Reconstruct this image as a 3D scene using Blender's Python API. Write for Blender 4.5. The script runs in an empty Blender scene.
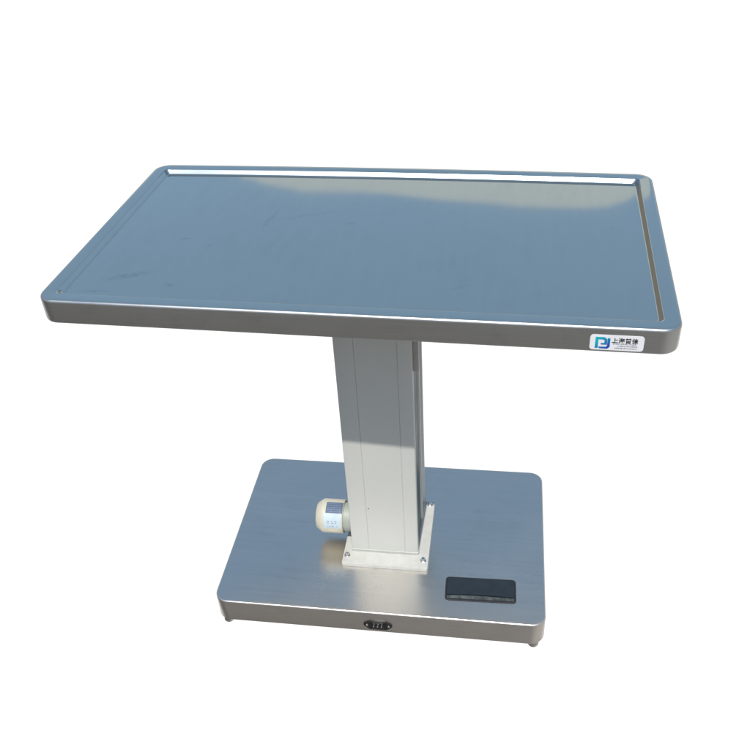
import bpy, bmesh, math, random
from mathutils import Vector, Matrix
random.seed(7)
S = bpy.context.scene
C = S.collection

# ------------------------------------------------------------------ materials
def new_mat(name):
    m = bpy.data.materials.new(name); m.use_nodes = True
    nt = m.node_tree; nt.nodes.clear()
    out = nt.nodes.new('ShaderNodeOutputMaterial')
    b = nt.nodes.new('ShaderNodeBsdfPrincipled')
    nt.links.new(b.outputs[0], out.inputs[0])
    return m, nt, b

def N(nt, t, **kw):
    n = nt.nodes.new(t)
    for k, v in kw.items(): setattr(n, k, v)
    return n

def noise(nt, scale, vec=None, detail=4, rough=.55, dist=0):
    n = N(nt, 'ShaderNodeTexNoise')
    n.inputs['Scale'].default_value = scale
    n.inputs['Detail'].default_value = detail
    n.inputs['Roughness'].default_value = rough
    n.inputs['Distortion'].default_value = dist
    if vec is not None: nt.links.new(vec, n.inputs['Vector'])
    return n

def coords(nt, sc=(1, 1, 1), rot=(0, 0, 0)):
    tc = N(nt, 'ShaderNodeTexCoord'); mp = N(nt, 'ShaderNodeMapping')
    mp.inputs['Scale'].default_value = sc; mp.inputs['Rotation'].default_value = rot
    nt.links.new(tc.outputs['Object'], mp.inputs['Vector'])
    return mp.outputs[0]

def ramp(nt, src, p0, v0, p1, v1):
    r = N(nt, 'ShaderNodeMapRange')
    r.inputs['From Min'].default_value = p0; r.inputs['From Max'].default_value = p1
    r.inputs['To Min'].default_value = v0; r.inputs['To Max'].default_value = v1
    nt.links.new(src, r.inputs['Value'])
    return r.outputs[0]

def mixc(nt, fac, a, b):
    m = N(nt, 'ShaderNodeMix', data_type='RGBA')
    nt.links.new(fac, m.inputs[0])
    for s, v in ((6, a), (7, b)):
        if isinstance(v, tuple): m.inputs[s].default_value = (*v, 1)
        else: nt.links.new(v, m.inputs[s])
    return m.outputs[2]

def steel(name, col, rough, rvar=.08, brush=(3, 400, 400), brush_h=.00002, wave_h=0, wave_s=3,
          smudge=.12, smudge_scale=9, brush_r=0.0):
    """Brushed or mirror-rolled stainless sheet: grain, uneven gloss, smudges, slight waves."""
    m, nt, b = new_mat(name)
    b.inputs['Metallic'].default_value = 1
    obj_c = coords(nt)
    n1 = noise(nt, smudge_scale, obj_c, 6, .65, .6)
    n2 = noise(nt, 1, coords(nt, brush), 3, .6)
    n3 = noise(nt, 2.2, obj_c, 2, .5)
    f = ramp(nt, n1.outputs[0], .50, 0, .78, 1)
    c = mixc(nt, f, col, tuple(x * (1 - smudge) for x in col))
    g = ramp(nt, n2.outputs[0], .3, -.0, .7, 1)
    c2 = mixc(nt, g, c, tuple(min(1, x * 1.025) for x in col))
    nt.links.new(c2, b.inputs['Base Color'])
    rr = ramp(nt, n3.outputs[0], .3, rough - rvar, .7, rough + rvar)
    add = N(nt, 'ShaderNodeMath', operation='ADD'); nt.links.new(rr, add.inputs[0])
    nt.links.new(ramp(nt, n2.outputs[0], .3, 0, .7, brush_r), add.inputs[1])
    nt.links.new(add.outputs[0], b.inputs['Roughness'])
    bp = N(nt, 'ShaderNodeBump'); bp.inputs['Strength'].default_value = 1
    bp.inputs['Distance'].default_value = brush_h
    nt.links.new(n2.outputs[0], bp.inputs['Height'])
    last = bp
    if wave_h:
        b2 = N(nt, 'ShaderNodeBump'); b2.inputs['Strength'].default_value = 1
        b2.inputs['Distance'].default_value = wave_h
        nt.links.new(noise(nt, wave_s, obj_c, 1, .4).outputs[0], b2.inputs['Height'])
        nt.links.new(bp.outputs[0], b2.inputs['Normal']); last = b2
    nt.links.new(last.outputs[0], b.inputs['Normal'])
    return m

def stains(m):
    """dry smears and fine scuffs left on the tray sheet, each with its own place and shape"""
    nt = m.node_tree; b = next(n for n in nt.nodes if n.type == 'BSDF_PRINCIPLED')
    src = b.inputs['Base Color'].links[0].from_socket
    tc = N(nt, 'ShaderNodeTexCoord')
    wob = noise(nt, 22, tc.outputs['Object'], 4, .7)
    wv = N(nt, 'ShaderNodeVectorMath', operation='MULTIPLY_ADD')
    nt.links.new(wob.outputs['Color'], wv.inputs[0]); wv.inputs[1].default_value = (.035, .035, 0); nt.links.new(tc.outputs['Object'], wv.inputs[2])
    tot = None
    for x, y, rx, ry, a, k in ((-.455, -.205, .045, .012, .45, .55), (-.36, -.235, .012, .007, 0, .5), (-.40, -.045, .010, .005, .2, .5),
                            (-.33, -.07, .008, .006, 0, .6), (-.235, .06, .006, .045, -.1, .4), (-.16, .085, .07, .006, .35, .35),
                            (-.05, .05, .012, .005, .2, .5), (-.505, -.275, .03, .006, .1, .4), (.20, -.20, .02, .006, .5, .25), (-.30, .20, .008, .006, 0, .4)):
        mp = N(nt, 'ShaderNodeMapping', vector_type='TEXTURE'); nt.links.new(wv.outputs[0], mp.inputs['Vector'])
        mp.inputs['Location'].default_value = (x + .0175, y + .0175, ZTOP); mp.inputs['Rotation'].default_value = (0, 0, a)
        mp.inputs['Scale'].default_value = (rx, ry, 1)
        ln = N(nt, 'ShaderNodeVectorMath', operation='LENGTH'); nt.links.new(mp.outputs[0], ln.inputs[0])
        f = ramp(nt, ln.outputs['Value'], 1.3, 0, .3, k)
        if tot is None: tot = f
        else:
            mx = N(nt, 'ShaderNodeMath', operation='MAXIMUM'); nt.links.new(tot, mx.inputs[0]); nt.links.new(f, mx.inputs[1]); tot = mx.outputs[0]
    br = noise(nt, 120, tc.outputs['Object'], 3, .7)
    ml = N(nt, 'ShaderNodeMath', operation='MULTIPLY'); nt.links.new(tot, ml.inputs[0]); nt.links.new(ramp(nt, br.outputs[0], .35, .1, .65, 1), ml.inputs[1])
    nt.links.new(mixc(nt, ml.outputs[0], src, (.34, .38, .40)), b.inputs['Base Color'])
ZTOP = .9888 - .0098

def plain(name, col, rough=.5, metal=0, var=.08, scale=30, bump=0, bscale=300, spec=.5):
    m, nt, b = new_mat(name)
    b.inputs['Metallic'].default_value = metal
    b.inputs['Specular IOR Level'].default_value = spec
    v = coords(nt)
    n1 = noise(nt, scale, v, 5, .6)
    c = mixc(nt, ramp(nt, n1.outputs[0], .35, 0, .7, 1), col, tuple(x * (1 - var) for x in col))
    nt.links.new(c, b.inputs['Base Color'])
    nt.links.new(ramp(nt, n1.outputs[0], .3, rough * .9, .7, min(1, rough * 1.15)), b.inputs['Roughness'])
    if bump:
        bp = N(nt, 'ShaderNodeBump'); bp.inputs['Distance'].default_value = bump
        nt.links.new(noise(nt, bscale, v, 3).outputs[0], bp.inputs['Height'])
        nt.links.new(bp.outputs[0], b.inputs['Normal'])
    return m

M = {}
M['tray'] = steel('tray steel', (.615, .635, .605), .045, .010, (60, 8, 60), .0000008, .0004, 2.6, .09, 6)
stains(M['tray'])
M['slope'] = steel('dimmed back slope steel', (.27, .31, .34), .33, .03, (40, 40, 40), .000004, .0002, 6, .1, 12)  # colour darkened to dim the sun highlight on the back rim slope
M['skirt'] = steel('brushed skirt steel', (.47, .475, .475), .30, .05, (4, 500, 500), .00003, .0004, 7, .22, 14, .10)
M['base'] = steel('base steel', (.70, .675, .645), .23, .07, (4, 90, 90), .000002, .0004, 3, .12, 7, .03)
M['base_skirt'] = steel('base skirt steel', (.65, .615, .585), .30, .05, (4, 500, 500), .00003, .0004, 8, .16, 14, .10)
M['column'] = plain('satin aluminium profile', (.545, .545, .515), .5, 0, .035, 6, 0, spec=.25)
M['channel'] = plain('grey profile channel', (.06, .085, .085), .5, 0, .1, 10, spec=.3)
M['plate'] = plain('cream painted steel', (.47, .465, .44), .55, 0, .12, 45, .0002, 120, spec=.3)
M['bolt'] = plain('zinc bolt', (.75, .75, .74), .16, 1, .25, 90)
M['dark_bolt'] = plain('dark bolt recess', (.03, .03, .03), .5)
M['reflection_and_mount'] = plain('taupe bracket', (.36, .335, .31), .7, 0, .1, 20)  # taupe of the column's reflection tab and the top mounting plate
M['motor'] = plain('cream motor plastic', (.52, .49, .40), .42, 0, .08, 25, .0001, 300)
M['motor_neck'] = plain('grey green neck', (.33, .36, .32), .5)
M['navy'] = plain('navy label ink', (.10, .135, .20), .6, spec=.2)
M['pale'] = plain('pale label paper', (.47, .56, .62), .6, 0, .12, 60)
M['faded'] = plain('faded print', (.16, .22, .32), .6, 0, .2, 60)
M['rubber'] = plain('black rubber', (.012, .014, .018), .7, 0, .3, 60, .0002, 500)
M['pedal'] = plain('black pedal plastic', (.016, .022, .030), .32, 0, .3, 40, .0003, 35)
M['lip'] = plain('grey pedal lip sheen', (.075, .09, .095), .75, 0, .7, 90, spec=.15)  # grey stands in for the reflection along the pedal's rounded front edge
M['black'] = plain('black plastic', (.012, .012, .013), .38, 0, .2, 80)
M['pin'] = plain('bright pin', (.9, .9, .88), .25, 1)
M['paper'] = plain('sticker white', (.80, .80, .82), .35, 0, .03, 60)
M['ink'] = plain('sticker black ink', (.012, .012, .016), .4)
M['greyink'] = plain('sticker grey ink', (.22, .25, .30), .4)
def grad_mat():
    m, nt, b = new_mat('teal to blue print')
    tc = N(nt, 'ShaderNodeTexCoord'); sp = N(nt, 'ShaderNodeSeparateXYZ')
    nt.links.new(tc.outputs['Generated'], sp.inputs[0])
    a = N(nt, 'ShaderNodeMath', operation='SUBTRACT'); nt.links.new(sp.outputs[0], a.inputs[0]); nt.links.new(sp.outputs[2], a.inputs[1])
    nt.links.new(mixc(nt, ramp(nt, a.outputs[0], -.7, 0, .6, 1), (.0, .42, .50), (.01, .06, .42)), b.inputs['Base Color'])
    b.inputs['Roughness'].default_value = .35
    return m
M['logo'] = grad_mat()

# ------------------------------------------------------------------ mesh helpers
def finish(name, bm, mat, parent=None, sharp=35, label=None, mats=None):
    bmesh.ops.recalc_face_normals(bm, faces=bm.faces[:])
    me = bpy.data.meshes.new(name); bm.to_mesh(me); bm.free()
    for p in me.polygons: p.use_smooth = True
    me.set_sharp_from_angle(angle=math.radians(sharp))
    o = bpy.data.objects.new(name, me); C.objects.link(o)
    for mm in (mats or [mat]): me.materials.append(mm)
    if parent: o.parent = parent
    if label: o['label'] = label
    return o

YAW = .0313
OFF = Vector((.0037, -.0095, 0))
ROT = Matrix.Rotation(YAW, 4, 'Z')
def low(bm, base=False):
    """turn the column and base by their small real twist against the tabletop"""
    bm.transform(ROT)
    if base: bm.transform(Matrix.Translation(OFF))
    return bm

def rrect(w, d, r, inset, seg=10, bow=0):
    hw, hd = w / 2 - inset, d / 2 - inset
    r = max(r - inset, .006) if inset > 0 else r
    pts = []
    for cx, cy, a0 in ((hw - r, -hd + r, -90), (hw - r, hd - r, 0), (-hw + r, hd - r, 90), (-hw + r, -hd + r, 180)):
        for i in range(seg + 1):
            a = math.radians(a0 + 90 * i / seg)
            pts.append((cx + r * math.cos(a), cy + r * math.sin(a)))
    # subdivide the long runs so the sheet can bow
    out = []
    for i, p in enumerate(pts):
        q = pts[(i + 1) % len(pts)]
        out.append(p)
        L = math.hypot(q[0] - p[0], q[1] - p[1])
        if L > .1:
            n = 16
            for k in range(1, n):
                out.append((p[0] + (q[0] - p[0]) * k / n, p[1] + (q[1] - p[1]) * k / n))
    res = []
    for x, y in out:
        if bow and y > 0:
            y += bow * (1 - (x / (w / 2)) ** 2) * (y / (d / 2))
        res.append((x, y))
    return res

def loft(w, d, r, prof, bow=0, seg=10, matsplit=None):
    """rings of a rounded rectangle following (inset, z, radius or None)"""
    bm = bmesh.new(); rings = []
    for pr in prof:
        ins, z = pr[0], pr[1]
        loop = rrect(w, d, r, ins, seg, bow) if len(pr) < 3 else rrect_r(w, d, pr[2], ins, seg, bow)
        rings.append([bm.verts.new((x, y, z)) for x, y in loop])
    for k in range(len(rings) - 1):
        a, b = rings[k], rings[k + 1]; n = len(a)
        for i in range(n):
            f = bm.faces.new((a[i], a[(i + 1) % n], b[(i + 1) % n], b[i]))
            if matsplit and k >= matsplit: f.material_index = 1
    f = bm.faces.new(rings[-1])
    if matsplit: f.material_index = 1
    f = bm.faces.new(list(reversed(rings[0])))
    return bm
def rrect_r(w, d, rr, ins, seg, bow):
    return rrect(w - 2 * ins, d - 2 * ins, rr, 0, seg, bow)

def box(bm, x0, x1, y0, y1, z0, z1, bev=0, seg=2, mi=0):
    vs = [bm.verts.new(p) for p in ((x0, y0, z0), (x1, y0, z0), (x1, y1, z0), (x0, y1, z0),
                                    (x0, y0, z1), (x1, y0, z1), (x1, y1, z1), (x0, y1, z1))]
    fs = [bm.faces.new([vs[i] for i in q]) for q in
          ((0, 3, 2, 1), (4, 5, 6, 7), (0, 1, 5, 4), (1, 2, 6, 5), (2, 3, 7, 6), (3, 0, 4, 7))]
    for f in fs: f.material_index = mi
    if bev:
        es = list({e for f in fs for e in f.edges})
        bmesh.ops.bevel(bm, geom=es, offset=bev, segments=seg, profile=.5, affect='EDGES')
    return bm

def prism(bm, outline, z0, z1, mi=0):
    lo = [bm.verts.new((x, y, z0)) for x, y in outline]
    hi = [bm.verts.new((x, y, z1)) for x, y in outline]
    n = len(lo)
    for i in range(n):
        bm.faces.new((lo[i], lo[(i + 1) % n], hi[(i + 1) % n], hi[i])).material_index = mi
    bm.faces.new(hi).material_index = mi; bm.faces.new(list(reversed(lo))).material_index = mi
    return bm

def lathe(bm, prof, axis='Z', c=(0, 0, 0), seg=40, a0=0, a1=360, caps=True):
    """profile of (radius, height) turned round the axis"""
    full = abs(a1 - a0) >= 360; rings = []
    n = seg if full else seg + 1
    def P(r, h, a):
        s, t = r * math.cos(a), r * math.sin(a)
        v = {'Z': (s, t, h), 'X': (h, s, t), 'Y': (s, h, t)}[axis]
        return (v[0] + c[0], v[1] + c[1], v[2] + c[2])
    for r, h in prof:
        rings.append([bm.verts.new(P(r, h, math.radians(a0 + (a1 - a0) * i / seg))) for i in range(n)])
    for k in range(len(rings) - 1):
        for i in range(n if full else n - 1):
            a, b = rings[k], rings[k + 1]
            bm.faces.new((a[i], a[(i + 1) % n], b[(i + 1) % n], b[i]))
    if caps and full:
        bm.faces.new(rings[0]); bm.faces.new(rings[-1])
    return bm

# ------------------------------------------------------------------ sizes (metres)
W, D, ZT, T = 1.2, .6599, .9888, .0523
WB, DB, ZB, TB = .8289, .5431, .092, .072
CX0, CW, CYF, CD = -.0824, .1754, -.0935, .2073

root = bpy.data.objects.new('lifting_table', None); C.objects.link(root)
root.empty_display_size = .2
root['label'] = 'stainless steel lifting table with shallow tray top, pale column and flat base'
root['category'] = 'lifting table'

# ---------------------------------------------------------------- tabletop
def arc(i0, z0, i1, z1, n=6):
    """quarter round from a vertical wall at (i0,z0) to a level face at (i1,z1)"""
    return [(i0 + (i1 - i0) * (1 - math.cos(t)), z0 + (z1 - z0) * math.sin(t))
            for t in [math.pi / 2 * k / n for k in range(1, n + 1)]]
BOW = .008
# skirt: the folded-down brushed edge
prof = [(.030, ZT - T + .004), (.026, ZT - T), (.004, ZT - T), (.001, ZT - T + .002), (0, ZT - T + .005), (0, ZT - .0065)]
bm = loft(W, D, .036, prof, BOW)
top = finish('tabletop', loft(W, D, .036, [(.012, ZT - T + .008), (.012, ZT - .012)], BOW), M['skirt'], root)
# the apron (open ring, real sheet depth) and the pressed tray sheet
bpy.data.objects.remove(top)
prof_all = prof + arc(0, ZT - .0065, .0055, ZT, 7)
n_skirt = len(prof) - 1 + 6
prof_all += [(.010, ZT - .0001), (.0285, ZT - .0003), (.0295, ZT - .0004, .012)]
n_slope = len(prof_all) - 1
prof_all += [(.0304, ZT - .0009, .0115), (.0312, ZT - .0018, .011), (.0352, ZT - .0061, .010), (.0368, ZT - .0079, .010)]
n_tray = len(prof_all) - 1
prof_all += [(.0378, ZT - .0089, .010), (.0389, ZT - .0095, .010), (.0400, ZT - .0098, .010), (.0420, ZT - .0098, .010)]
bm = loft(W, D, .036, prof_all, BOW, 10, n_skirt)
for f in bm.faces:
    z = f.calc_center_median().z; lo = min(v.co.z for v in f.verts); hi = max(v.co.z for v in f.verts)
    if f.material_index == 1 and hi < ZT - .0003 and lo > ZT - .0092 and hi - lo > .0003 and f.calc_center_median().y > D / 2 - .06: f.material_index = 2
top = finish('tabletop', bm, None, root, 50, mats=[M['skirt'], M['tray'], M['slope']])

# weld spot in the near left corner of the rim
bm = bmesh.new(); lathe(bm, [(.0001, .0012), (.0018, .0010), (.0026, 0)], 'Z', (-.563, -.292, ZT - .0008), 12, caps=False)
finish('rim_pit', bm, M['dark_bolt'], top, 35, 'small dark pit in the near left corner of the rim')

# ---------------------------------------------------------------- sticker on the front edge
YS = -D / 2
SX0, SX1, SZ0, SZ1 = .4455, .5365, .9430, .9740
def on_front(bm):   # drawn in x,z with z = depth; stand it on the front face
    bm.transform(Matrix(((1, 0, 0, 0), (0, 0, -1, 0), (0, 1, 0, 0), (0, 0, 0, 1))))
    return bm
w, h = SX1 - SX0, SZ1 - SZ0
bm = bmesh.new()
prism(bm, rrect(w, h, .0058, 0, 6), 0, .0006)
bm.transform(Matrix.Translation(((SX0 + SX1) / 2, (SZ0 + SZ1) / 2, 0)))
on_front(bm); bm.transform(Matrix.Translation((0, YS - .0002, 0)))
sticker = finish('sticker', bm, M['paper'], root, 35, 'small white company sticker with a blue logo and black lettering')
def flat(name, polys, mat, parent, depth, dz=.0002, label=None):
    bm = bmesh.new()
    for pl in polys: prism(bm, pl, 0, dz)
    on_front(bm); bm.transform(Matrix.Translation((0, YS - depth, 0)))
    return finish(name, bm, mat, parent, 35, label)
def R(x0, z0, x1, z1): return [(SX0 + x0 * w, SZ0 + z0 * h), (SX0 + x1 * w, SZ0 + z0 * h), (SX0 + x1 * w, SZ0 + z1 * h), (SX0 + x0 * w, SZ0 + z1 * h)]
def Q(*pts): return [(SX0 + x * w, SZ0 + z * h) for x, z in pts]
logo = flat('logo', [
    R(.10, .12, .155, .86), Q((.155, .86), (.155, .70), (.245, .70), (.27, .65), (.27, .47), (.32, .47), (.32, .72), (.27, .86)),
    R(.205, .36, .32, .4695),
    Q((.185, .10), (.155, .22), (.30, .22), (.325, .28), (.325, .80), (.375, .80), (.375, .22), (.335, .10))], M['logo'], sticker, .0009)

def text(body, size, x, z, mat, name, bold=0, sx=1, depth=.0009):
    cu = bpy.data.curves.new(name, 'FONT'); cu.body = body; cu.size = size; cu.offset = bold
    cu.extrude = .0001; cu.resolution_u = 3
    t = bpy.data.objects.new(name, cu); C.objects.link(t)
    bpy.context.view_layer.update()
    me = bpy.data.meshes.new_from_object(t.evaluated_get(bpy.context.evaluated_depsgraph_get()))
    bpy.data.objects.remove(t)
    bm = bmesh.new(); bm.from_mesh(me)
    bm.transform(Matrix.Scale(sx, 4, (1, 0, 0))); bm.transform(Matrix.Translation((x, z, 0)))
    on_front(bm); bm.transform(Matrix.Translation((0, YS - depth - .0001, 0)))
    me2 = bpy.data.meshes.new(name); bm.to_mesh(me2); bm.free(); me2.materials.append(mat)
    o = bpy.data.objects.new(name, me2); C.objects.link(o); o.parent = sticker
    print('TEXT', body, [round(v, 4) for v in o.dimensions])
    return o
text('上海普佳', .0112, SX0 + .40 * w, SZ0 + .535 * h, M['ink'], 'lettering', .00022, 1.0)
text('SHANGHAI PUJIA', .0046, SX0 + .43 * w, SZ0 + .40 * h, M['greyink'], 'lettering', .00003, 1.12)
# two rows of print too small to read
marks = []
for z0, xa in ((.27, .52), (.13, .47)):
    x = xa
    while x < .87:
        l = random.uniform(.008, .022)
        marks.append(R(x, z0, x + l, z0 + random.uniform(.05, .08))); x += l + random.uniform(.005, .012)
flat('fine_print', marks, M['greyink'], sticker, .0009)

# ---------------------------------------------------------------- column
x0, x1, y0, y1 = CX0, CX0 + CW, CYF, CYF + CD
r = .005
def col_outline():
    P = []
    g = .0011
    # front face, left to right, with two fine joints
    P += [(x0 + r, y0)]
    for gx, gw in ((-.0365, .0007), (.0590, .0011)):
        P += [(gx - gw, y0), (gx - gw * .4, y0 + g), (gx + gw * .4, y0 + g), (gx + gw, y0)]
    P += [(x1 - r, y0), (x1 - r * .3, y0 + r * .3), (x1, y0 + r)]
    # right face: front lip, deep channel, rib, channel, back lip
    s = [(0, .012), (.007, .0135), (.007, .120), (0, .123), (0, .135), (.006, .137), (.006, .186), (0, .188)]
    P += [(x1 - a, y0 + b) for a, b in s]
    P += [(x1, y1 - r), (x1 - r * .3, y1 - r * .3), (x1 - r, y1), (x0 + r, y1), (x0 + r * .3, y1 - r * .3), (x0, y1 - r)]
    P += [(x0 + a, y0 + b) for a, b in reversed(s)]
    P += [(x0, y0 + r), (x0 + r * .3, y0 + r * .3)]
    return P
bm = bmesh.new(); prism(bm, col_outline(), ZB + .0115, ZT - T + .012); low(bm)
column = finish('lifting_column', bm, M['column'], root, 30)
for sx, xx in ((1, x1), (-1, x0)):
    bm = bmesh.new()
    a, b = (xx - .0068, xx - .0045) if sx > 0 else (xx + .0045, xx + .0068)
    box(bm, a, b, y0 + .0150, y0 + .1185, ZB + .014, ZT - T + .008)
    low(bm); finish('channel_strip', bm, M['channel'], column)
bm = bmesh.new()  # added tab standing in for a brownish reflection on the column side
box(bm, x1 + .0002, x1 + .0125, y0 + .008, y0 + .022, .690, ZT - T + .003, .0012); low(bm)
finish('reflection_tab', bm, M['reflection_and_mount'], column)
# tiny fixing spots on the column face
bm = bmesh.new(); lathe(bm, [(.0001, -.0006), (.0012, -.0005), (.0016, 0)], 'Y', (-.030, y0, .262), 10, caps=False); low(bm)
finish('screw', bm, M['dark_bolt'], column)
# foot collar round the column
bm = loft(CW + .003, CD + .003, .006, [(0, ZB + .0118), (0, ZB + .019), (.0013, ZB + .0202)], 0, 4)
bm.transform(Matrix.Translation(((x0 + x1) / 2, (y0 + y1) / 2, 0))); low(bm)
finish('foot_collar', bm, M['plate'], column)
# mounting frame under the tabletop
bm = bmesh.new(); box(bm, -.19, .20, -.20, .21, ZT - T + .006, ZT - T + .014, .001)
finish('top_mounting_plate', bm, M['reflection_and_mount'], root)

# ---------------------------------------------------------------- plate with bolts
PX0, PX1, PY0, PY1 = -.1035, .1205, -.138, .104
pcx, pcy = (PX0 + PX1) / 2, (PY0 + PY1) / 2
bm = loft(PX1 - PX0, PY1 - PY0, .004, [(0, ZB + .0004), (0, ZB + .0102), (.0008, ZB + .0115), (.002, ZB + .0118)], 0, 4)
bm.transform(Matrix.Translation((pcx, pcy, 0))); low(bm)
plate = finish('mounting_plate', bm, M['plate'], root)
for bx, by in ((PX0 + .011, PY0 + .026), (PX1 - .013, PY0 + .026), (PX0 + .011, PY1 - .012), (PX1 - .013, PY1 - .012)):
    bm = bmesh.new(); z = ZB + .0120
    lathe(bm, [(.0078, z), (.0078, z + .0012), (.0066, z + .0014)], 'Z', (bx, by, 0), 24)
    lathe(bm, [(.0056, z + .0014), (.0056, z + .0075), (.0042, z + .0092), (.0001, z + .0098)], 'Z', (bx, by, 0), 6)
    low(bm); finish('bolt', bm, M['bolt'], plate, 30)

# ---------------------------------------------------------------- motor
mc = (0, -.036, .169)
bm = bmesh.new()
lathe(bm, [(.0001, -.1795), (.0315, -.1795), (.0345, -.1780), (.0440, -.1640), (.0448, -.1615), (.0448, -.108), (.0433, -.106)], 'X', mc, 48)
motor = finish('motor', low(bm), M['motor'], root, 40)
bm = bmesh.new(); lathe(bm, [(.038, -.108), (.038, -.0835)], 'X', mc, 32)
finish('motor_neck', low(bm), M['motor_neck'], motor)
# wrapped label: angles measured from +y towards +z
bm = bmesh.new(); lathe(bm, [(.0451, -.156), (.0451, -.109)], 'X', mc, 24, 122, 180, caps=False)
lab = finish('motor_label', low(bm), M['pale'], motor, label='pale blue and navy rating label wrapped round the motor')
bm = bmesh.new(); lathe(bm, [(.0454, -.1515), (.0454, -.1075)], 'X', mc, 16, 84, 126, caps=False)
finish('label_print', low(bm), M['navy'], lab)
bm = bmesh.new()
for a in (89, 97, 105, 112, 119):
    x = -.149
    while x < -.114:
        l = random.uniform(.002, .007)
        lathe(bm, [(.0456, x), (.0456, x + l)], 'X', mc, 2, a, a + 3.2, caps=False); x += l + random.uniform(.0015, .003)
finish('label_lettering', low(bm), M['faded'], lab)
bm = bmesh.new()
for a in (152, 158, 171):
    x = -.146
    while x < -.120:
        l = random.uniform(.002, .006)
        lathe(bm, [(.0454, x), (.0454, x + l)], 'X', mc, 2, a, a + 2.4, caps=False); x += l + random.uniform(.003, .007)
finish('label_lettering', low(bm), M['greyink'], lab)

# ---------------------------------------------------------------- base
zb0 = ZB - TB
prof = [(.024, zb0 + .003), (.022, zb0), (.003, zb0), (.0008, zb0 + .0012), (0, zb0 + .003), (0, ZB - .005)]
ns = len(prof) - 1 + 5
prof += arc(0, ZB - .005, .0045, ZB, 7) + [(.010, ZB), (.03, ZB)]
bm = loft(WB, DB, .036, prof, 0, 12, ns); low(bm, True)
base = finish('base', bm, None, root, 50, mats=[M['base_skirt'], M['base']])

# levelling feet
for fx in (-1, 1):
    for fy in (-1, 1):
        bm = bmesh.new()
        pr = [(.0001, 0), (.0095, 0), (.0125, .0012), (.0140, .0040), (.0140, .0075), (.0125, .0100), (.0090, .0110), (.0060, .0120), (.0060, .0236)]
        lathe(bm, pr, 'Z', (fx * .388, fy * .2530, .0008), 28)
        finish('levelling_foot', low(bm, True), M['bolt'], root)

# foot pedal: black frame let into the base top, rocker with a lip whose reflection is painted grey
pc = (.2635, -.1765); pw, pd = .1760, .0740
bm = loft(pw, pd, .010, [(0, ZB + .0003), (0, ZB + .0016), (.0010, ZB + .0024), (.0030, ZB + .0024), (.0036, ZB + .0012)], 0, 5)
RP = Matrix.Translation((pc[0], pc[1], 0)) @ Matrix.Rotation(.055, 4, 'Z')
bm.transform(RP)
pedal = finish('foot_pedal', bm, M['rubber'], root)
bm = bmesh.new()
nx, ny = 24, 10
hw, hd = pw / 2 - .0045, pd / 2 - .0045
grid = []
for j in range(ny + 1):
    row = []
    for i in range(nx + 1):
        u, v = i / nx, j / ny
        x = -hw + 2 * hw * u
        y = -hd + .0085 + .002 * math.sin(u * 3.1) + (2 * hd - .0085 - .002 * math.sin(u * 3.1)) * v
        z = ZB + .0075 + .0012 * math.sin(math.pi * u) - .0052 * v
        row.append(bm.verts.new((x, y, z)))
    grid.append(row)
for j in range(ny):
    for i in range(nx): bm.faces.new((grid[j][i], grid[j][i + 1], grid[j + 1][i + 1], grid[j + 1][i]))
brd = [grid[0][i] for i in range(nx + 1)] + [grid[j][nx] for j in range(1, ny + 1)] + [grid[ny][i] for i in range(nx - 1, -1, -1)] + [grid[j][0] for j in range(ny - 1, 0, -1)]
lo = [bm.verts.new((v.co.x, v.co.y, ZB + .0014)) for v in brd]
for i in range(len(brd)):
    k = (i + 1) % len(brd); bm.faces.new((brd[i], lo[i], lo[k], brd[k]))
bm.transform(RP)
finish('rocker', bm, M['pedal'], pedal, 40)
bm = bmesh.new(); pl = []
for i in range(25):
    u = i / 24; pl.append((-hw + .001 + (2 * hw - .002) * u, -hd + .0074 + .002 * math.sin(u * 3.1)))
n = len(pl)
a = [bm.verts.new((x, -hd + .0012, ZB + .0018)) for x, y in pl]
b = [bm.verts.new((x, (y - hd + .0012) / 2 + 0, ZB + .0040)) for x, y in pl]
c = [bm.verts.new((x, y, ZB + .0050)) for x, y in pl]
for q, s_ in ((a, b), (b, c)):
    for i in range(n - 1): bm.faces.new((q[i], q[i + 1], s_[i + 1], s_[i]))
bm.transform(RP)
finish('pedal_lip', bm, M['lip'], pedal, 60, 'front lip of the pedal with its reflection painted grey')

# power socket in the front skirt
def base_front(bm):   # x,z drawing onto the base's front face
    bm.transform(Matrix(((1, 0, 0, 0), (0, 0, -1, 0), (0, 1, 0, 0), (0, 0, 0, 1))))
    bm.transform(Matrix.Translation((.0055, -DB / 2, .0485)))
    return low(bm, True)
bm = bmesh.new()
prism(bm, [(-.036, .0022), (-.034, .0052), (-.0205, .0138), (-.0185, .0145), (.0185, .0145), (.0205, .0138), (.034, .0052), (.036, .0022),
           (.036, -.0022), (.034, -.0052), (.0225, -.0150), (.0205, -.0160), (-.0205, -.0160), (-.0225, -.0150), (-.034, -.0052), (-.036, -.0022)], .0001, .0030)
bmesh.ops.bevel(bm, geom=[e for e in bm.edges if all(v.co.z > .002 for v in e.verts)], offset=.0008, segments=1, affect='EDGES')
sock = finish('power_socket', base_front(bm), M['black'], root, 30)
bm = bmesh.new()
A = [(-.0180, .0075), (-.0135, .0118), (.0135, .0118), (.0180, .0075), (.0180, -.0112), (-.0180, -.0112)]
B = [(x * .88, (z - .0003) * .84 + .0003) for x, z in A]
va = [bm.verts.new((x, z, .0030)) for x, z in A]; vb = [bm.verts.new((x, z, .0056)) for x, z in A]
vc = [bm.verts.new((x, z, .0056)) for x, z in B]; vd = [bm.verts.new((x, z, .0032)) for x, z in B]
for p, q in ((va, vb), (vb, vc), (vc, vd)):
    for i in range(6): bm.faces.new((p[i], p[(i + 1) % 6], q[(i + 1) % 6], q[i]))
bm.faces.new(vd)
finish('socket_shroud', base_front(bm), M['black'], sock, 30)
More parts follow.
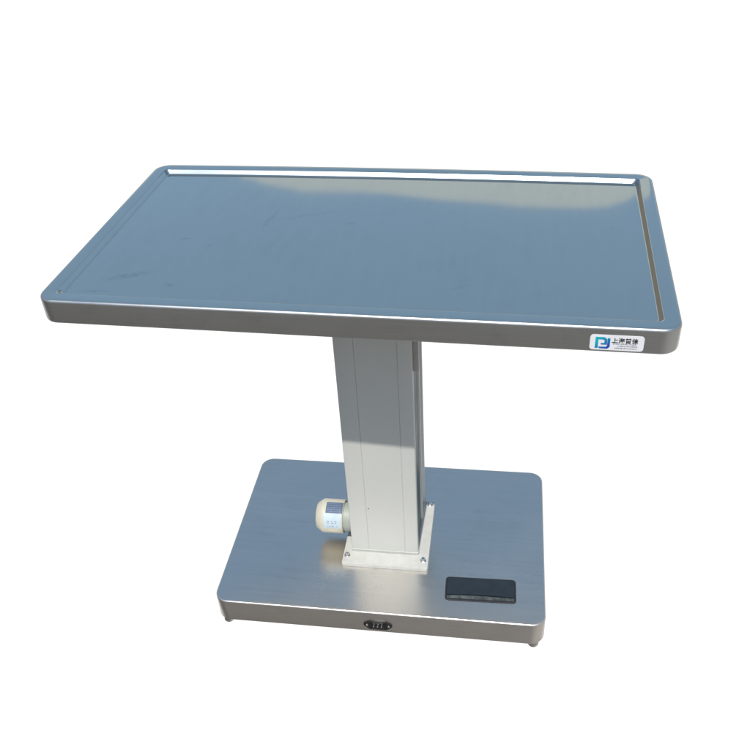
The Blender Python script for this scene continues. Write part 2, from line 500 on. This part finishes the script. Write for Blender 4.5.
for px, pz in ((-.0098, 0.0006), (0, .0006), (.0098, .0006)):
    bm = bmesh.new(); box(bm, px - .0017, px + .0017, pz - .0022, pz + .0022, .0033, .0075, .0007)
    finish('socket_pin', base_front(bm), M['pin'], sock)
for px in (-.0272, .0272):
    bm = bmesh.new(); lathe(bm, [(.0030, .0030), (.0028, .0040), (.0016, .0047), (.0001, .0049)], 'Z', (px, 0, 0), 16)
    finish('screw', base_front(bm), M['pin'], sock)

# ------------------------------------------------------------------ sun and sky
sun_dir = Vector((0, -1, 1.96)).normalized()       # towards the sun
el = math.asin(sun_dir.z); az = math.atan2(sun_dir.x, sun_dir.y)
sl = bpy.data.lights.new('sun', 'SUN'); sl.energy = 4.4; sl.angle = math.radians(.8); sl.color = (1, .965, .90)
so = bpy.data.objects.new('sun', sl); C.objects.link(so); so.rotation_euler = sun_dir.to_track_quat('Z', 'Y').to_euler()

wd = bpy.data.worlds.new('World'); S.world = wd; wd.use_nodes = True
nt = wd.node_tree; nt.nodes.clear()
out = N(nt, 'ShaderNodeOutputWorld')
sky = N(nt, 'ShaderNodeTexSky', sky_type='NISHITA'); sky.sun_disc = False
sky.sun_elevation = el; sky.sun_rotation = az % (2 * math.pi); sky.air_density = 1.0; sky.dust_density = .6; sky.ozone_density = 1.0
tc = N(nt, 'ShaderNodeTexCoord'); sp = N(nt, 'ShaderNodeSeparateXYZ'); nt.links.new(tc.outputs['Generated'], sp.inputs[0])
def bgnode(color=None, link=None, st=1):
    b = N(nt, 'ShaderNodeBackground'); b.inputs['Strength'].default_value = st
    if color: b.inputs['Color'].default_value = (*color, 1)
    if link: nt.links.new(link, b.inputs['Color'])
    return b
def mixs(fac, a, b):
    m = N(nt, 'ShaderNodeMixShader'); nt.links.new(fac, m.inputs[0]); nt.links.new(a.outputs[0], m.inputs[1]); nt.links.new(b.outputs[0], m.inputs[2]); return m
def math_(op, a, b=None):
    m = N(nt, 'ShaderNodeMath', operation=op)
    for i, v in enumerate((a, b)):
        if v is None: continue
        if isinstance(v, (int, float)): m.inputs[i].default_value = v
        else: nt.links.new(v, m.inputs[i])
    return m.outputs[0]
def step(v, a, b):
    m = N(nt, 'ShaderNodeMapRange', interpolation_type='SMOOTHSTEP'); nt.links.new(v, m.inputs['Value'])
    m.inputs['From Min'].default_value = a; m.inputs['From Max'].default_value = b
    return m.outputs[0]
SKY = bgnode(link=sky.outputs[0], st=.15)
# pale bank added low in the sky, shaped for the tray's reflected patch
azim = math_('ARCTAN2', sp.outputs[0], sp.outputs[1])
elev = math_('ARCSINE', sp.outputs[2])
nz = noise(nt, 3.0, tc.outputs['Generated'], 2)
wob = math_('MULTIPLY', math_('SUBTRACT', nz.outputs[0], .5), .008)
# upper edge of the bank: arch between azimuth -21 and +8 degrees
cr = N(nt, 'ShaderNodeValToRGB'); cr.color_ramp.interpolation = 'CARDINAL'
nt.links.new(ramp(nt, azim, math.radians(-24), 0, math.radians(12), 1), cr.inputs[0])
pts = ((-24, 20.5), (-20.5, 22.2), (-19, 23.0), (-16.3, 23.8), (-9.2, 24.45), (-2, 25.1), (2.1, 25.2), (5.5, 24.9), (7, 24.2), (8.2, 22.6), (12, 20.5))
while len(cr.color_ramp.elements) < len(pts): cr.color_ramp.elements.new(.5)
for e_, (a_, v_) in zip(cr.color_ramp.elements, pts):
    e_.position = (a_ + 24) / 36
for e_, (a_, v_) in zip(cr.color_ramp.elements, pts):
    g_ = (v_ - 20) / 6; e_.color = (g_, g_, g_, 1)
edge = math_('ADD', ramp(nt, cr.outputs[0], 0, math.radians(20), 1, math.radians(26)), math_('MULTIPLY', wob, .6))
cf = step(math_('SUBTRACT', edge, elev), -.0015, .0025)
REFLECT_BANK = bgnode((.56, .625, .655), st=1)
VEIL = bgnode((.56, .80, .86), st=1)
vn = N(nt, 'ShaderNodeValue'); vn.outputs[0].default_value = .24
UP = mixs(cf, mixs(vn.outputs[0], SKY, VEIL), REFLECT_BANK)
# below the horizon: white backdrop beyond the table, grey-brown yard on the near side
hl = math_('SQRT', math_('ADD', math_('MULTIPLY', sp.outputs[0], sp.outputs[0]), math_('MULTIPLY', sp.outputs[1], sp.outputs[1])))
toward = math_('ADD', math_('MULTIPLY', sp.outputs[1], .966), math_('MULTIPLY', sp.outputs[0], -.259))
back = step(math_('DIVIDE', toward, math_('ADD', hl, .0001)), .38, .50)
WHITE = bgnode((1, 1, 1), st=1.15); yn = noise(nt, 5, tc.outputs['Generated'], 4, .6)
yx = math_('ADD', math_('DIVIDE', sp.outputs[0], math_('ADD', hl, .02)), math_('MULTIPLY', math_('SUBTRACT', yn.outputs[0], .5), .9))
yr = N(nt, 'ShaderNodeValToRGB'); nt.links.new(ramp(nt, yx, -1, 0, 1, 1), yr.inputs[0])
yr.color_ramp.elements[0].color = (.14, .135, .13, 1); yr.color_ramp.elements[1].color = (.62, .60, .57, 1)
for p_, c_ in ((.25, (.27, .262, .25, 1)), (.48, (.25, .244, .235, 1)), (.75, (.36, .35, .335, 1))):
    e_ = yr.color_ramp.elements.new(p_); e_.color = c_
YARD = bgnode(link=yr.outputs[0], st=1)  # tones graded left to right, shaped for reflections at the skirt corners
DOWN = mixs(back, YARD, WHITE)
HEDGE = bgnode((.25, .235, .21), st=1)      # dull line of unseen far buildings and trees, shaped for the rim's reflections
hz = noise(nt, 9, tc.outputs['Generated'], 3)
top_h = math_('ADD', sp.outputs[2], math_('MULTIPLY', math_('SUBTRACT', hz.outputs[0], .5), .10))
top_h = math_('ADD', top_h, math_('MULTIPLY', step(sp.outputs[0], .15, .35), .13))
ALL = mixs(step(sp.outputs[2], -.07, -.05), DOWN, mixs(step(top_h, .19, .21), HEDGE, UP))
nt.links.new(ALL.outputs[0], out.inputs[0])

# ------------------------------------------------------------------ camera
cd = bpy.data.cameras.new('camera'); cam = bpy.data.objects.new('camera', cd); C.objects.link(cam)
fw = Vector((-.16530964, .79091590, -.58917295)); rt = Vector((.98450083, .16781537, -.05095216)); up = Vector((-.0585734, .58846414, .80639885))
m = Matrix((rt, up, -fw)).transposed().to_4x4(); m.translation = (.32921226, -1.61498069, 1.81546739)
cam.matrix_world = m
cd.sensor_width = 36; cd.lens = 863.1566 / 750 * 36; cd.clip_end = 500; cd.clip_start = .05
S.camera = cam
S.render.resolution_x = S.render.resolution_y = 1024
S.view_settings.view_transform = 'Standard'; S.view_settings.look = 'None'; S.view_settings.exposure = 0; S.view_settings.gamma = 1
